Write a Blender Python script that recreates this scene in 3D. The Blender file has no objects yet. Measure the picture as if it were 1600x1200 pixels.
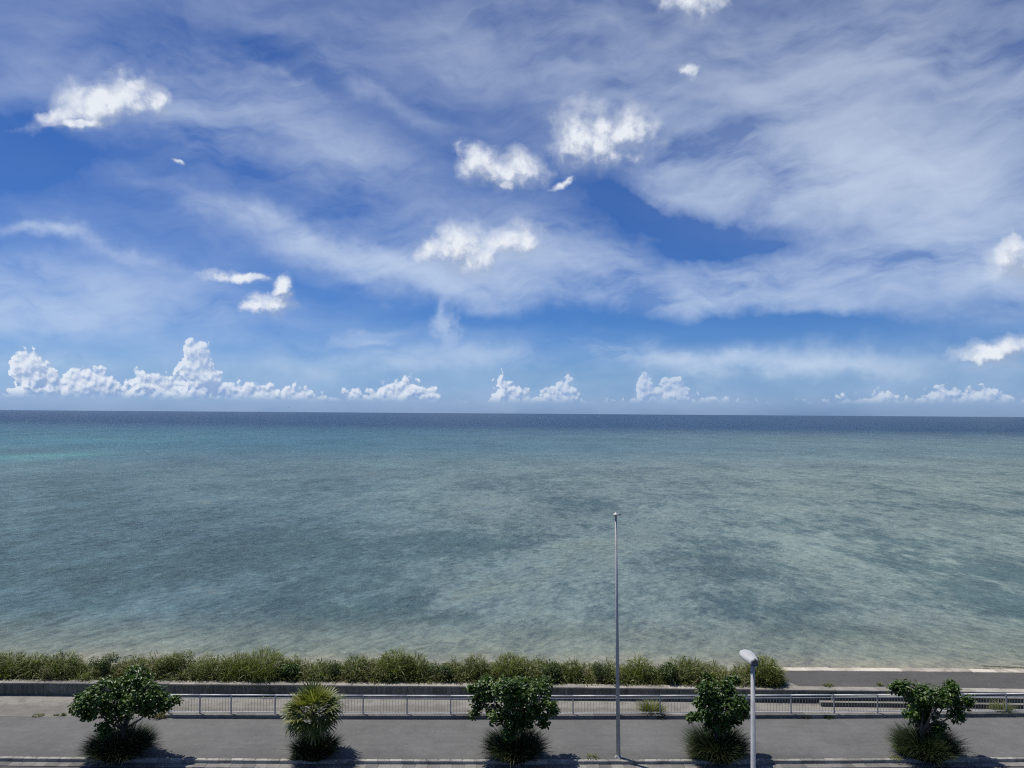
import bpy, math, random
import numpy as np
from mathutils import Vector, Matrix
R = math.radians
random.seed(7)
rng = np.random.default_rng(11)
S = bpy.context.scene
C = S.collection

# ------------------------------------------------------------------ camera
H = 17.1                      # eye height above the promenade, metres
F = 1186.0                    # focal length in photo pixels (1600 wide)
PITCH = math.atan(46 / F)
ROLL = 0.0069
fwd = Vector((0, math.cos(PITCH), math.sin(PITCH)))
rt = Vector((1, 0, 0)); up = rt.cross(fwd)
cr = (rt + up * ROLL).normalized(); cu = (up - rt * ROLL).normalized()
cam = bpy.data.cameras.new('camera'); co = bpy.data.objects.new('camera', cam); C.objects.link(co)
M = Matrix((cr, cu, -fwd)).transposed().to_4x4(); M.translation = (0, 0, H)
co.matrix_world = M
cam.sensor_width = 36; cam.lens = 36 * F / 1600; cam.clip_start = 0.1; cam.clip_end = 200000
S.camera = co

def ray(px, py):
    return (fwd + cr * ((px - 800) / F) - cu * ((py - 600) / F)).normalized()
def G(px, py, z=0.0):
    "point at height z seen at photo pixel px, py"
    d = ray(px, py); t = (z - H) / d.z
    return Vector((0, 0, H)) + d * t
def HY(px): return 640.4 + ROLL * px
def W(px, py, Y):
    "point on the vertical plane at distance Y"
    d = ray(px, py); t = Y / d.y
    return Vector((0, 0, H)) + d * t
def AE(px, py):
    d = ray(px, py); return math.atan2(d.x, d.y), math.asin(d.z)

# ------------------------------------------------------------------ node helper
class V:
    nt = None
    def __init__(s, sock): s.s = sock
    def _b(a, b, op):
        n = V.nt.nodes.new('ShaderNodeMath'); n.operation = op
        for i, x in enumerate((a, b)):
            if x is None: continue
            if isinstance(x, V): V.nt.links.new(x.s, n.inputs[i])
            else: n.inputs[i].default_value = x
        return V(n.outputs[0])
    def __add__(a, b): return V._b(a, b, 'ADD')
    def __radd__(a, b): return V._b(a, b, 'ADD')
    def __sub__(a, b): return V._b(a, b, 'SUBTRACT')
    def __rsub__(a, b): return V._b(b, a, 'SUBTRACT')
    def __mul__(a, b): return V._b(a, b, 'MULTIPLY')
    def __rmul__(a, b): return V._b(a, b, 'MULTIPLY')
    def __truediv__(a, b): return V._b(a, b, 'DIVIDE')
    def max(a, b): return V._b(a, b, 'MAXIMUM')
    def min(a, b): return V._b(a, b, 'MINIMUM')
    def pow(a, b): return V._b(a, b, 'POWER')
    def fn(a, op): return V._b(a, None, op)
    def ss(a, lo, hi, t0=0.0, t1=1.0, kind='SMOOTHSTEP'):
        n = V.nt.nodes.new('ShaderNodeMapRange'); n.interpolation_type = kind
        V.nt.links.new(a.s, n.inputs[0])
        for i, x in zip((1, 2, 3, 4), (lo, hi, t0, t1)): n.inputs[i].default_value = x
        return V(n.outputs[0])
    def clamp(a): return a.ss(0, 1, kind='LINEAR')
def link(sock, x):
    if isinstance(x, V): V.nt.links.new(x.s, sock)
    elif isinstance(x, (tuple, list)) and sock.type == 'RGBA' and len(x) == 3: sock.default_value = (*x, 1)
    else: sock.default_value = x
def comb(x, y, z=0.0):
    n = V.nt.nodes.new('ShaderNodeCombineXYZ')
    for i, v in enumerate((x, y, z)): link(n.inputs[i], v)
    return V(n.outputs[0])
def sep(v):
    n = V.nt.nodes.new('ShaderNodeSeparateXYZ'); link(n.inputs[0], v); return [V(o) for o in n.outputs]
def vm(op, a, b=None, sc=None):
    n = V.nt.nodes.new('ShaderNodeVectorMath'); n.operation = op
    link(n.inputs[0], a)
    if b is not None: link(n.inputs[1], b)
    if sc is not None: link(n.inputs[3], sc)
    return V(n.outputs['Value' if op in ('DOT_PRODUCT', 'LENGTH', 'DISTANCE') else 'Vector'])
def noise(vec, scale=1.0, detail=4, rough=0.5, dist=0.0, color=False, dim=None):
    dim = dim or DIM[0]
    n = V.nt.nodes.new('ShaderNodeTexNoise'); n.noise_dimensions = dim
    link(n.inputs['Vector'], vec)
    n.inputs['Scale'].default_value = scale; n.inputs['Detail'].default_value = detail
    n.inputs['Roughness'].default_value = rough; n.inputs['Distortion'].default_value = dist
    return V(n.outputs['Color' if color else 'Fac'])
DIM = ['2D']       # the sky is laid out over (azimuth, elevation); everything later uses world positions
def voro(vec, scale, feature='F1', rand=1.0, out='Distance', detail=0):
    n = V.nt.nodes.new('ShaderNodeTexVoronoi'); n.feature = feature; n.voronoi_dimensions = DIM[0]
    link(n.inputs['Vector'], vec); n.inputs['Scale'].default_value = scale
    n.inputs['Randomness'].default_value = rand
    if detail: n.inputs['Detail'].default_value = detail
    return V(n.outputs[out])
def mix(f, a, b, mode='MIX'):
    n = V.nt.nodes.new('ShaderNodeMix'); n.data_type = 'RGBA'; n.blend_type = mode
    link(n.inputs[0], f); link(n.inputs[6], a); link(n.inputs[7], b)
    return V(n.outputs[2])
def curve(x, pts, x0, x1, y0, y1):
    n = V.nt.nodes.new('ShaderNodeFloatCurve'); c = n.mapping.curves[0]
    pp = sorted(((a - x0) / (x1 - x0), (b - y0) / (y1 - y0)) for a, b in pts)
    c.points[0].location = pp[0]; c.points[1].location = pp[-1]
    for p in pp[1:-1]: c.points.new(*p)
    for p in c.points: p.handle_type = 'VECTOR'
    n.mapping.update()
    link(n.inputs['Value'], x.ss(x0, x1, kind='LINEAR'))
    return V(n.outputs[0]) * (y1 - y0) + y0

# ------------------------------------------------------------------ world: daylight sky with cirrus and cumulus
SUN_DIR = Vector((-0.36, 0.22, 1.0)).normalized()      # towards the sun
sun_el = math.asin(SUN_DIR.z)
world = bpy.data.worlds.new('World'); S.world = world; world.use_nodes = True
nt = world.node_tree; nt.nodes.clear(); V.nt = nt
STR = 0.1
sky = nt.nodes.new('ShaderNodeTexSky'); sky.sky_type = 'NISHITA'; sky.sun_disc = False
sky.sun_elevation = sun_el; sky.sun_rotation = math.atan2(SUN_DIR.x, SUN_DIR.y)
sky.air_density = 1.0; sky.dust_density = 0.6; sky.ozone_density = 3.0; sky.altitude = 20
gen = V(nt.nodes.new('ShaderNodeTexCoord').outputs['Generated'])
dirn = vm('NORMALIZE', gen)
dx, dy, dz = sep(dirn)
az = V._b(dx, dy, 'ARCTAN2'); el = dz.fn('ARCSINE')
ae = comb(az, el, 0.0)
def blob_r2(p, px, py, rx, ry, ang=0):
    "squared distance to a rotated ellipse, in its own radii; p = (azimuth, elevation)"
    a = R(ang); c0 = Vector(AE(px, py))
    e1 = Vector(AE(px + rx * math.cos(a), py + rx * math.sin(a))) - c0
    e2 = Vector(AE(px - ry * math.sin(a), py + ry * math.cos(a))) - c0
    Mi = Matrix((( e1.x, e2.x), (e1.y, e2.y))).inverted()
    q = vm('SUBTRACT', p, (c0.x, c0.y, 0))
    u = vm('DOT_PRODUCT', q, (Mi[0][0], Mi[0][1], 0)); v = vm('DOT_PRODUCT', q, (Mi[1][0], Mi[1][1], 0))
    return u * u + v * v
K = 1 / F
# --- cirrus
warp = noise(ae, 3.2, 6, 0.58, color=True)
wv = vm('SUBTRACT', warp, (0.5, 0.5, 0.5))
aew = vm('ADD', ae, vm('MULTIPLY', wv, (0.26, 0.13, 0)))
veil = [  # px, py, rx, ry, angle, weight
    (1420, 170, 430, 190, 5, .48), (1370, 305, 330, 55, 8, .52), (1120, 250, 230, 60, 18, .30),
    (880, 415, 210, 62, 8, .62), (1080, 455, 170, 26, -8, .5), (1330, 425, 300, 42, -3, .62), (1560, 430, 200, 60, 0, .35),
    (480, 372, 180, 20, 16, .70), (590, 415, 150, 24, 6, .6), (760, 455, 140, 18, 4, .4), (90, 440, 230, 40, 6, .55), (40, 480, 260, 26, 2, .5), (190, 395, 120, 12, 22, .35), (40, 345, 75, 9, 12, .75),
    (620, 560, 260, 18, 3, .45), (1130, 560, 330, 16, 0, .95), (560, 520, 90, 7, -4, .3), (80, 550, 170, 12, 2, .25),
    (330, 190, 190, 65, 18, .36), (560, 270, 110, 45, 10, .38), (520, 60, 420, 60, 5, .12), (880, 90, 260, 110, 10, .22),
    (380, 130, 80, 12, 25, .25), (560, 140, 120, 14, 24, .25), (742, 498, 13, 34, 12, .75), (590, 528, 40, 5, 0, .4), (1050, 320, 60, 20, -35, .35),
    (1300, 480, 260, 18, 4, .32), (150, 190, 220, 40, 8, .18),
    (1110, 345, 175, 34, 9, -.62), (1010, 300, 120, 22, 10, -.30), (1120, 378, 130, 14, -4, -.35), (1130, 352, 100, 7, 3, .35), (60, 245, 170, 32, 8, -.35), (1080, 500, 420, 22, 0, -.35), (1230, 20, 120, 30, 0, -.2),
]
den = None
broad = V._b(math.e, blob_r2(aew, 1450, 230, 420, 150, 6) * -1.0, 'POWER')
for px, py, rx, ry, a, w in veil:
    g = V._b(math.e, blob_r2(aew, px, py, rx, ry, a) * -1.0, 'POWER') * w
    den = g if den is None else den + g
# streaks: two crossing grains, finer higher up
ca, sa = math.cos(R(-14)), math.sin(R(-14))
u1 = az * ca + el * sa; v1 = el * ca - az * sa
ca, sa = math.cos(R(9)), math.sin(R(9))
u2 = az * ca + el * sa; v2 = el * ca - az * sa
wn = noise(ae, 7.0, 3, 0.6) - 0.5
n1 = noise(comb(u1 * 2.0, v1 * 8.0 + wn * 0.6, 0.0), 1.6, 6, 0.56)
n2 = noise(comb(u2 * 3.0, v2 * 15.0 + wn * 0.9, 4.0), 1.5, 6, 0.56)
n3 = noise(comb(az * 7.0 + wn, el * 12.0, 9.0), 1.6, 6, 0.6)
tex = n1 * 0.46 + n2 * 0.48 + n3 * 0.18 - 0.01                  # about .55 mean
cir = (den.max(-0.10) + 0.12) * tex.ss(0.39, 0.80, 0.18, 2.38, 'LINEAR') + broad * 0.30
cir = (1.0 - V._b(math.e, cir.max(0.0) * -0.95, 'POWER')) * 0.97
# --- fair weather cumulus, high ones
wc = vm('MULTIPLY', vm('SUBTRACT', noise(ae, 24.0, 5, 0.55, color=True), (.5, .5, .5)), (0.034, 0.032, 0))
def cumulus(p):
    p0 = p; p = vm('ADD', p, wc)
    blobs = [(95, 178, 40, 16, -25), (150, 160, 62, 28, -12), (205, 148, 40, 30, 20), (235, 155, 26, 22, 30), (216, 128, 15, 16, 0), (125, 190, 62, 10, -8),
             (908, 206, 36, 40, 0), (912, 236, 40, 30, 0), (980, 212, 44, 36, 0), (945, 224, 40, 34, 0), (940, 198, 28, 24, 0), (738, 246, 22, 28, 0), (762, 262, 44, 26, 10), (806, 265, 42, 26, 10), (790, 285, 20, 12, 0), (880, 288, 18, 4, -15),
             (712, 380, 42, 30, 0), (695, 392, 40, 22, 0), (740, 400, 50, 22, 0), (808, 376, 40, 22, -12), (770, 390, 40, 18, -10),
             (345, 428, 24, 9, 5), (388, 431, 30, 8, 0), (425, 472, 30, 18, 0), (438, 450, 16, 20, 35), (402, 482, 26, 7, -10),
             (1580, 398, 30, 28, 0), (1592, 420, 42, 28, 0), (1588, 538, 46, 20, -12), (1535, 551, 40, 15, -5), (1075, 108, 11, 9, -30), (1078, 2, 44, 24, 0), (283, 252, 8, 4, 35)]
    f = None
    for b in blobs:
        g = 1.0 - blob_r2(p, *b)
        f = g if f is None else f.max(g)
    f = f.max(-3.0)
    n = noise(p0, 36.0, 7, 0.58, 0.1)
    return f.min(0.85) * 0.95 + (n - 0.5) * 2.4 + 0.14
Fa = cumulus(ae)
off = (-0.005, 0.015)
aeup = vm('ADD', ae, (off[0], off[1], 0))
Fb = cumulus(aeup)
cum_a = Fa.ss(-0.35, 1.15, 0.0, 0.97, 'LINEAR').pow(1.15)
grey = V._b(math.e, blob_r2(ae, 1600, 425, 60, 30) * -1.0, 'POWER') * 0.5 + V._b(math.e, blob_r2(ae, 1575, 558, 90, 16) * -1.0, 'POWER') * 0.55
cum_l = (0.60 + (Fa - Fb) * 0.95 - grey * 1.2).clamp()
# --- towering cumulus along the horizon: skyline height as a curve over azimuth
prof = [(-60, 622), (8, 625), (14, 600), (20, 566), (30, 545), (48, 541), (66, 556), (84, 572), (96, 592), (110, 576), (130, 570), (152, 572), (172, 586), (190, 600), (203, 600),
        (207, 577), (220, 570), (235, 584), (258, 586), (276, 590), (283, 560), (287, 531), (300, 529), (320, 530), (330, 552), (342, 572), (350, 590), (366, 597), (382, 600), (402, 594), (420, 600), (445, 604), (470, 600), (486, 609),
        (505, 618), (530, 618), (540, 608), (556, 604), (574, 612), (592, 604), (603, 594), (616, 600), (628, 588), (640, 585), (654, 600), (672, 603), (688, 612), (696, 628), (765, 628),
        (776, 586), (784, 574), (792, 596), (812, 604), (834, 616), (850, 604), (866, 604), (878, 592), (890, 584), (898, 602), (908, 622), (925, 628), (988, 626), (994, 588), (1004, 577), (1018, 586), (1028, 604), (1040, 592), (1058, 584), (1066, 600), (1076, 620), (1095, 616), (1125, 620), (1150, 628),
        (1290, 628), (1325, 616), (1350, 622), (1365, 610), (1390, 601), (1400, 618), (1428, 620), (1450, 606), (1475, 600), (1490, 612), (1515, 602), (1545, 600), (1575, 610), (1600, 624), (1680, 612)]
pp = [AE(*q) for q in prof]
x0, x1 = pp[0][0], pp[-1][0]; y0, y1 = -0.01, 0.12
def horizon_field(p3, a, e):
    nz = noise(p3, 42.0, 4, 0.6, color=True); nx, ny, nzz = sep(nz)
    bub = voro(vm('ADD', p3, vm('MULTIPLY', vm('SUBTRACT', nz, (.5, .5, .5)), (0.012, 0.012, 0.012))), 78.0, 'F1', 1.0, detail=2)
    h = curve(a + (nx - 0.5) * 0.030, pp, x0, x1, y0, y1)
    return (h - e) * 75.0 + (0.60 - bub) * 1.0 + (ny - 0.5) * 1.0 + 0.1
Ha = horizon_field(ae, az, el)
Hb = horizon_field(vm('ADD', ae, (-0.0022, 0.0040, 0)), az - 0.0022, el + 0.0040)
hz_a = Ha.ss(0.0, 0.34) * el.ss(0.012, 0.026, 0.0, 1.0) * noise(comb(az, 0.0, 0.0), 2.4, 2).ss(0.3, 0.6, 0.72, 1.0)
hz_l = (0.44 + (Ha - Hb - 0.30) * 1.15 + (1.0 - Ha.ss(0.0, 2.2)) * 0.30).clamp()
base_fade = el.ss(0.018, 0.05)
# --- put together (radiances are divided by the background strength)
def rgb(r, g, b, k=1.0): return (r / STR * k, g / STR * k, b / STR * k)
skyc = V(sky.outputs[0])
# grade of the clear sky over elevation (deep tropical blue overhead, paler towards the horizon)
gr = nt.nodes.new('ShaderNodeValToRGB'); link(gr.inputs[0], el * 2.0)
stops = [(0.0, (.43, .71, 1.5)), (0.105, (.38, .61, 1.08)), (0.245, (.225, .46, .90)), (0.50, (.19, .40, .80)), (0.75, (.185, .385, .76)), (0.98, (.20, .375, .72))]
gr.color_ramp.elements[0].position = 0.0; gr.color_ramp.elements[1].position = 0.98
for q, c in stops[1:-1]: gr.color_ramp.elements.new(q)
for e_, (q, c) in zip(gr.color_ramp.elements, stops): e_.color = (*c, 1)
skyc = mix(1.0, skyc, V(gr.outputs[0]), 'MULTIPLY')
c1 = mix(cir, skyc, mix(el.ss(0.1, 0.5), rgb(0.60, 0.71, 0.87), rgb(0.60, 0.69, 0.83)))
cum_a = cum_a.max((Fa + (n3 - 0.5) * 3.2).ss(-1.3, 1.3) * 0.42)
c2 = mix(cum_a, c1, mix(cum_l, rgb(0.38, 0.45, 0.60), rgb(0.82, 0.86, 0.92)))
hcol = mix(hz_l, mix(base_fade, rgb(0.25, 0.37, 0.62), rgb(0.36, 0.47, 0.70)), rgb(0.76, 0.82, 0.91))
hz_s = ((curve(az, pp, x0, x1, y0, y1) - el) * 75.0 + (n3 - 0.5) * 5.0).ss(-1.3, 1.3) * 0.42 * el.ss(0.004, 0.03)
c2 = mix(hz_s, c2, rgb(0.34, 0.47, 0.70))
c3 = mix(hz_a * az.ss(-0.15, 0.30, 0.94, 0.62), c2, hcol)
bg = nt.nodes.new('ShaderNodeBackground'); link(bg.inputs[0], c3); bg.inputs[1].default_value = STR
wo = nt.nodes.new('ShaderNodeOutputWorld'); nt.links.new(bg.outputs[0], wo.inputs[0])
world.cycles.sampling_method = 'NONE'

sun = bpy.data.lights.new('sun', 'SUN'); sun.energy = 4.5; sun.angle = R(0.53); sun.color = (1, 0.95, 0.87)
so = bpy.data.objects.new('sun', sun); C.objects.link(so); so.location = (0, 0, 60)
so.rotation_euler = SUN_DIR.to_track_quat('Z', 'Y').to_euler()
S.view_settings.view_transform = 'Standard'; S.view_settings.look = 'None'
S.cycles.sample_clamp_direct = 1.1; S.cycles.use_denoising = False; S.cycles.use_adaptive_sampling = True; S.cycles.adaptive_min_samples = 8; S.cycles.adaptive_threshold = 0.015
S.cycles.max_bounces = 4; S.cycles.diffuse_bounces = 2; S.cycles.glossy_bounces = 2; S.cycles.filter_width = 1.15
S.view_settings.exposure = 0.0; S.view_settings.gamma = 1.0; S.view_settings.use_curve_mapping = False

# ------------------------------------------------------------------ object helpers
def props(o, label=None, cat=None, group=None, kind=None):
    if label: o['label'] = label
    if cat: o['category'] = cat
    if group: o['group'] = group
    if kind: o['kind'] = kind
    return o
def empty(name, loc=(0, 0, 0), label=None, cat=None, group=None):
    o = bpy.data.objects.new(name, None); C.objects.link(o); o.location = loc
    o.empty_display_size = 0.2
    return props(o, label, cat, group)
def link_mesh(name, me, parent=None):
    o = bpy.data.objects.new(name, me); C.objects.link(o)
    if parent: o.parent = parent
    return o
class MB:
    def __init__(s): s.v = []; s.f = []; s.m = []; s.mi = 0
    def add(s, vs, fs):
        n = len(s.v); s.v += [tuple(x) for x in vs]; s.f += [tuple(i + n for i in f) for f in fs]; s.m += [s.mi] * len(fs); return s
    def box(s, x0, x1, y0, y1, z0, z1):
        return s.add([(x0, y0, z0), (x1, y0, z0), (x1, y1, z0), (x0, y1, z0), (x0, y0, z1), (x1, y0, z1), (x1, y1, z1), (x0, y1, z1)],
                     [(0, 3, 2, 1), (4, 5, 6, 7), (0, 1, 5, 4), (1, 2, 6, 5), (2, 3, 7, 6), (3, 0, 4, 7)])
    def chbox(s, x0, x1, y0, y1, z0, z1, c):
        "box with its upper edges chamfered"
        v = []
        for z, d in ((z0, 0), (z1 - c, 0), (z1, c)):
            v += [(x0 + d, y0 + d, z), (x1 - d, y0 + d, z), (x1 - d, y1 - d, z), (x0 + d, y1 - d, z)]
        f = [(0, 3, 2, 1), (8, 9, 10, 11)]
        for k in (0, 4):
            for i in range(4): j = (i + 1) % 4; f.append((k + i, k + j, k + 4 + j, k + 4 + i))
        return s.add(v, f)
    def tube(s, pts, rs, n=10, caps=True):
        pts = [Vector(p) for p in pts]; base = len(s.v); vs = []; fs = []
        t0 = (pts[1] - pts[0]).normalized(); a = t0.orthogonal().normalized()
        for i, p in enumerate(pts):
            t = (pts[min(i + 1, len(pts) - 1)] - pts[max(i - 1, 0)]).normalized()
            a = (a - t * a.dot(t)).normalized(); b = t.cross(a)
            r = rs[i] if isinstance(rs, (list, tuple)) else rs
            vs += [p + (a * math.cos(2 * math.pi * k / n) + b * math.sin(2 * math.pi * k / n)) * r for k in range(n)]
        for i in range(len(pts) - 1):
            for k in range(n): q = (k + 1) % n; fs.append((i * n + k, i * n + q, i * n + n + q, i * n + n + k))
        if caps: fs.append(tuple(range(n - 1, -1, -1))); fs.append(tuple((len(pts) - 1) * n + k for k in range(n)))
        return s.add(vs, fs)
    def sheet(s, A, B):
        "strip between two polylines"
        n = len(A); return s.add(list(A) + list(B), [(i, i + 1, n + i + 1, n + i) for i in range(n - 1)])
    def mesh(s, name, mats, smooth=False):
        me = bpy.data.meshes.new(name); me.from_pydata(s.v, [], s.f)
        for m in (mats if isinstance(mats, (list, tuple)) else [mats]): me.materials.append(m)
        if len(me.materials) > 1: me.polygons.foreach_set('material_index', s.m)
        if smooth: me.shade_smooth()
        me.update(); return me
    def build(s, name, mats, parent=None, smooth=False):
        return link_mesh(name, s.mesh(name, mats, smooth), parent)
def np_mesh(name, verts, quads, mats, mi=None, smooth=False):
    me = bpy.data.meshes.new(name)
    me.vertices.add(len(verts)); me.vertices.foreach_set('co', verts.astype(np.float32).ravel())
    me.loops.add(quads.size); me.loops.foreach_set('vertex_index', quads.astype(np.int32).ravel())
    me.polygons.add(len(quads)); me.polygons.foreach_set('loop_start', np.arange(0, quads.size, 4, dtype=np.int32))
    for m in (mats if isinstance(mats, (list, tuple)) else [mats]): me.materials.append(m)
    if mi is not None: me.polygons.foreach_set('material_index', mi.astype(np.int32))
    me.update(calc_edges=True)
    if smooth: me.shade_smooth()
    return me

# ------------------------------------------------------------------ materials
def mat(name):
    m = bpy.data.materials.new(name); m.use_nodes = True; V.nt = m.node_tree
    b = m.node_tree.nodes['Principled BSDF']
    return m, b, V(m.node_tree.nodes.new('ShaderNodeNewGeometry').outputs['Position'])
def bump(b, h, strength=0.4, dist=0.01):
    n = V.nt.nodes.new('ShaderNodeBump'); n.inputs['Strength'].default_value = strength; n.inputs['Distance'].default_value = dist
    link(n.inputs['Height'], h); V.nt.links.new(n.outputs[0], b.inputs['Normal']); return n
def rand_obj(): return V(V.nt.nodes.new('ShaderNodeObjectInfo').outputs['Random'])
def rand_isl(): return V(V.nt.nodes.new('ShaderNodeNewGeometry').outputs['Random Per Island'])
def simple(name, col, rough=0.6, metal=0.0, var=0.1, sc=3.0, dirt=None):
    m, b, p = mat(name)
    n = noise(p, sc, 5, 0.6)
    c = mix(n.ss(0.3, 0.7), tuple(x * (1 - var) for x in col), tuple(min(1, x * (1 + var)) for x in col))
    if dirt: c = mix(noise(p, 1.3, 6, 0.7).ss(0.5, 0.75) * 0.8, c, dirt)
    link(b.inputs['Base Color'], c); b.inputs['Roughness'].default_value = rough; b.inputs['Metallic'].default_value = metal
    bump(b, n, 0.15, 0.01)
    return m
def asphalt(name, col, patch=0.25, kerb_dark=False):
    m, b, p = mat(name)
    big = noise(p, 0.35, 4, 0.6); mid = noise(p, 2.2, 5, 0.65); fine = noise(p, 22.0, 3, 0.7)
    px_, py_, pz_ = sep(p)
    streak = noise(comb(px_ * 0.25, py_ * 2.2, 0.0), 1.0, 5, 0.6)
    k = big * patch * 2.0 + mid * 0.35 + fine * 0.75 + streak * 0.30 - patch * 0.5 - 0.12
    c = mix(k.ss(0.45, 1.02, kind='LINEAR'), tuple(x * 0.66 for x in col), tuple(x * 1.38 for x in col))
    sp = voro(p, 9.0); c = mix(sp.ss(0.10, 0.04) * 0.35, c, (0.34, 0.33, 0.31))
    sp2 = noise(p, 5.5, 2, 0.5); c = mix(sp2.ss(0.64, 0.74) * 0.22, c, (0.30, 0.29, 0.27))
    if kerb_dark: c = mix((py_ + (big - 0.5) * 3.0 + (mid - 0.5) * 1.2).ss(40.2, 38.0) * 0.38, c, tuple(x * 0.45 for x in col))  # uneven band, darker towards the kerb
    link(b.inputs['Base Color'], c); b.inputs['Roughness'].default_value = 0.9
    bump(b, fine * 0.6 + mid * 0.4, 0.5, 0.02)
    return m
def concrete(name, col, stain=(0.10, 0.10, 0.085), k=0.6, vert=False):
    m, b, p = mat(name)
    x, y, z = sep(p)
    n = noise(p, 1.1, 6, 0.65); f = noise(p, 12.0, 4, 0.7)
    c = mix(f.ss(0.3, 0.7), tuple(v * 0.8 for v in col), tuple(v * 1.2 for v in col))
    c = mix(n.ss(0.42, 0.68) * k, c, stain)
    if vert:
        s = noise(comb(x * 3.0, y * 3.0, z * 0.35), 1.6, 6, 0.7)
        c = mix(s.ss(0.42, 0.62) * 0.75, c, (0.055, 0.06, 0.055))
        s2 = noise(comb(x * 5.0, y * 5.0, z * 0.8), 1.3, 5, 0.7)
        c = mix(s2.ss(0.56, 0.66) * 0.7, c, (0.25, 0.25, 0.23))
        c = mix((noise(p, 2.2, 5, 0.7) + (0.45 - z) * 0.35).ss(0.55, 0.75) * 0.7, c, (0.075, 0.095, 0.04))
    if name == 'path_concrete': c = mix(((noise(comb(x * 0.12, y * 0.5, 0.0), 1.0, 5, 0.65) - 0.5) * 5.0 + (y - 43.9).fn('ABSOLUTE') * -1.6 + 1.7).ss(0.0, 0.8) * 0.55, c, (0.12, 0.115, 0.10))
    oi = rand_obj()
    c = mix(1.0, c, mix(oi, (0.60, 0.60, 0.60), (1.18, 1.16, 1.12)), 'MULTIPLY')
    link(b.inputs['Base Color'], c); b.inputs['Roughness'].default_value = 0.88
    bump(b, f + n, 0.4, 0.02)
    return m
def leafy(name, c1, c2, rough=0.5, trans=0.25, tip=None):
    m = bpy.data.materials.new(name); m.use_nodes = True; V.nt = m.node_tree
    b = m.node_tree.nodes['Principled BSDF']
    p = V(m.node_tree.nodes.new('ShaderNodeNewGeometry').outputs['Position'])
    r = rand_isl()
    c = mix(r, c1, c2)
    if tip: c = mix(r.ss(0.80, 0.98) * 0.85, c, tip)
    c = mix(noise(p, 1.4, 3, 0.6).ss(0.35, 0.7) * 0.35, c, tuple(0.5 * x for x in c1))
    link(b.inputs['Base Color'], c); b.inputs['Roughness'].default_value = rough
    b.inputs['Specular IOR Level'].default_value = 0.4
    t = m.node_tree.nodes.new('ShaderNodeBsdfTranslucent'); link(t.inputs[0], mix(1.0, c, (1.1, 1.3, 0.5), 'MULTIPLY'))
    ms = m.node_tree.nodes.new('ShaderNodeMixShader'); ms.inputs[0].default_value = trans
    m.node_tree.links.new(b.outputs[0], ms.inputs[1]); m.node_tree.links.new(t.outputs[0], ms.inputs[2])
    m.node_tree.links.new(ms.outputs[0], m.node_tree.nodes['Material Output'].inputs[0])
    return m

DIM[0] = '3D'
M_prom = asphalt('pale_asphalt', (0.118, 0.117, 0.112), kerb_dark=True)
M_road = asphalt('road_asphalt', (0.07, 0.07, 0.072))
M_slab = asphalt('weathered_slab', (0.075, 0.072, 0.066))
M_path = concrete('path_concrete', (0.27, 0.262, 0.235), (0.15, 0.145, 0.13), 0.75)
M_conc = concrete('grey_concrete', (0.24, 0.235, 0.215))
M_cop = concrete('coping_concrete', (0.30, 0.285, 0.25), (0.13, 0.125, 0.11), 0.6)
M_wall = concrete('stained_concrete', (0.15, 0.15, 0.135), (0.11, 0.11, 0.095), 0.6, True)
M_riser = concrete('shade_toned_riser', (0.085, 0.086, 0.078), (0.04, 0.042, 0.036), 0.6)  # shade on the step risers is put into this darker colour
M_kerb = concrete('kerb_concrete', (0.34, 0.33, 0.30), (0.10, 0.095, 0.085), 0.7)
M_gut = concrete('gutter_concrete', (0.20, 0.195, 0.18), (0.10, 0.10, 0.09), 0.6)
M_white = concrete('whitened_concrete', (0.50, 0.47, 0.40), (0.22, 0.19, 0.15), 0.7)
M_rail = simple('galvanised_rail', (0.70, 0.70, 0.68), 0.5, 0.15, 0.12)
M_post = simple('dull_post', (0.42, 0.415, 0.41), 0.5, 0.4, 0.1)
M_bal = simple('dull_baluster', (0.36, 0.36, 0.35), 0.5, 0.4, 0.1)
M_pole = simple('grey_pole_paint', (0.40, 0.405, 0.40), 0.5, 0.1, 0.08, dirt=(0.26, 0.27, 0.29))
M_lamp = simple('lamp_shell', (0.50, 0.50, 0.475), 0.30, 0.15, 0.06)
M_dark = simple('dark_plastic_and_shade', (0.10, 0.11, 0.12), 0.5)
M_glass = simple('lamp_lens', (0.55, 0.57, 0.58), 0.15)
M_bark = simple('bark', (0.13, 0.105, 0.08), 0.9, 0, 0.4, 14)
M_sand = simple('sand', (0.40, 0.36, 0.28), 0.95, 0, 0.18, 1.2)
M_soil = simple('soil', (0.10, 0.085, 0.055), 0.95, 0, 0.3, 3)
M_paint = simple('road_paint', (0.7, 0.7, 0.68), 0.7)
M_boat = simple('boat_white', (0.75, 0.76, 0.78), 0.5)
M_hull = simple('boat_dark', (0.04, 0.06, 0.09), 0.5)
M_bird = simple('bird_dark', (0.03, 0.03, 0.035), 0.8)
M_foam = simple('foam', (0.8, 0.82, 0.84), 0.7)
M_leaf = leafy('broad_leaf', (0.032, 0.070, 0.012), (0.085, 0.150, 0.026), 0.40, 0.25, (0.16, 0.22, 0.045))
M_palm = leafy('palm_leaf', (0.075, 0.105, 0.025), (0.16, 0.18, 0.045), 0.45, 0.25, (0.30, 0.28, 0.12))
M_palm_y = leafy('palm_leaf_young', (0.13, 0.15, 0.03), (0.28, 0.28, 0.06), 0.45, 0.3, (0.42, 0.40, 0.16))
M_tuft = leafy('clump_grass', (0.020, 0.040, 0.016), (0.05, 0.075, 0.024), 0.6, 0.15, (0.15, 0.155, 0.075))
M_reed = leafy('coastal_grass', (0.070, 0.098, 0.022), (0.19, 0.215, 0.060), 0.55, 0.3, (0.46, 0.44, 0.26))
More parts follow.
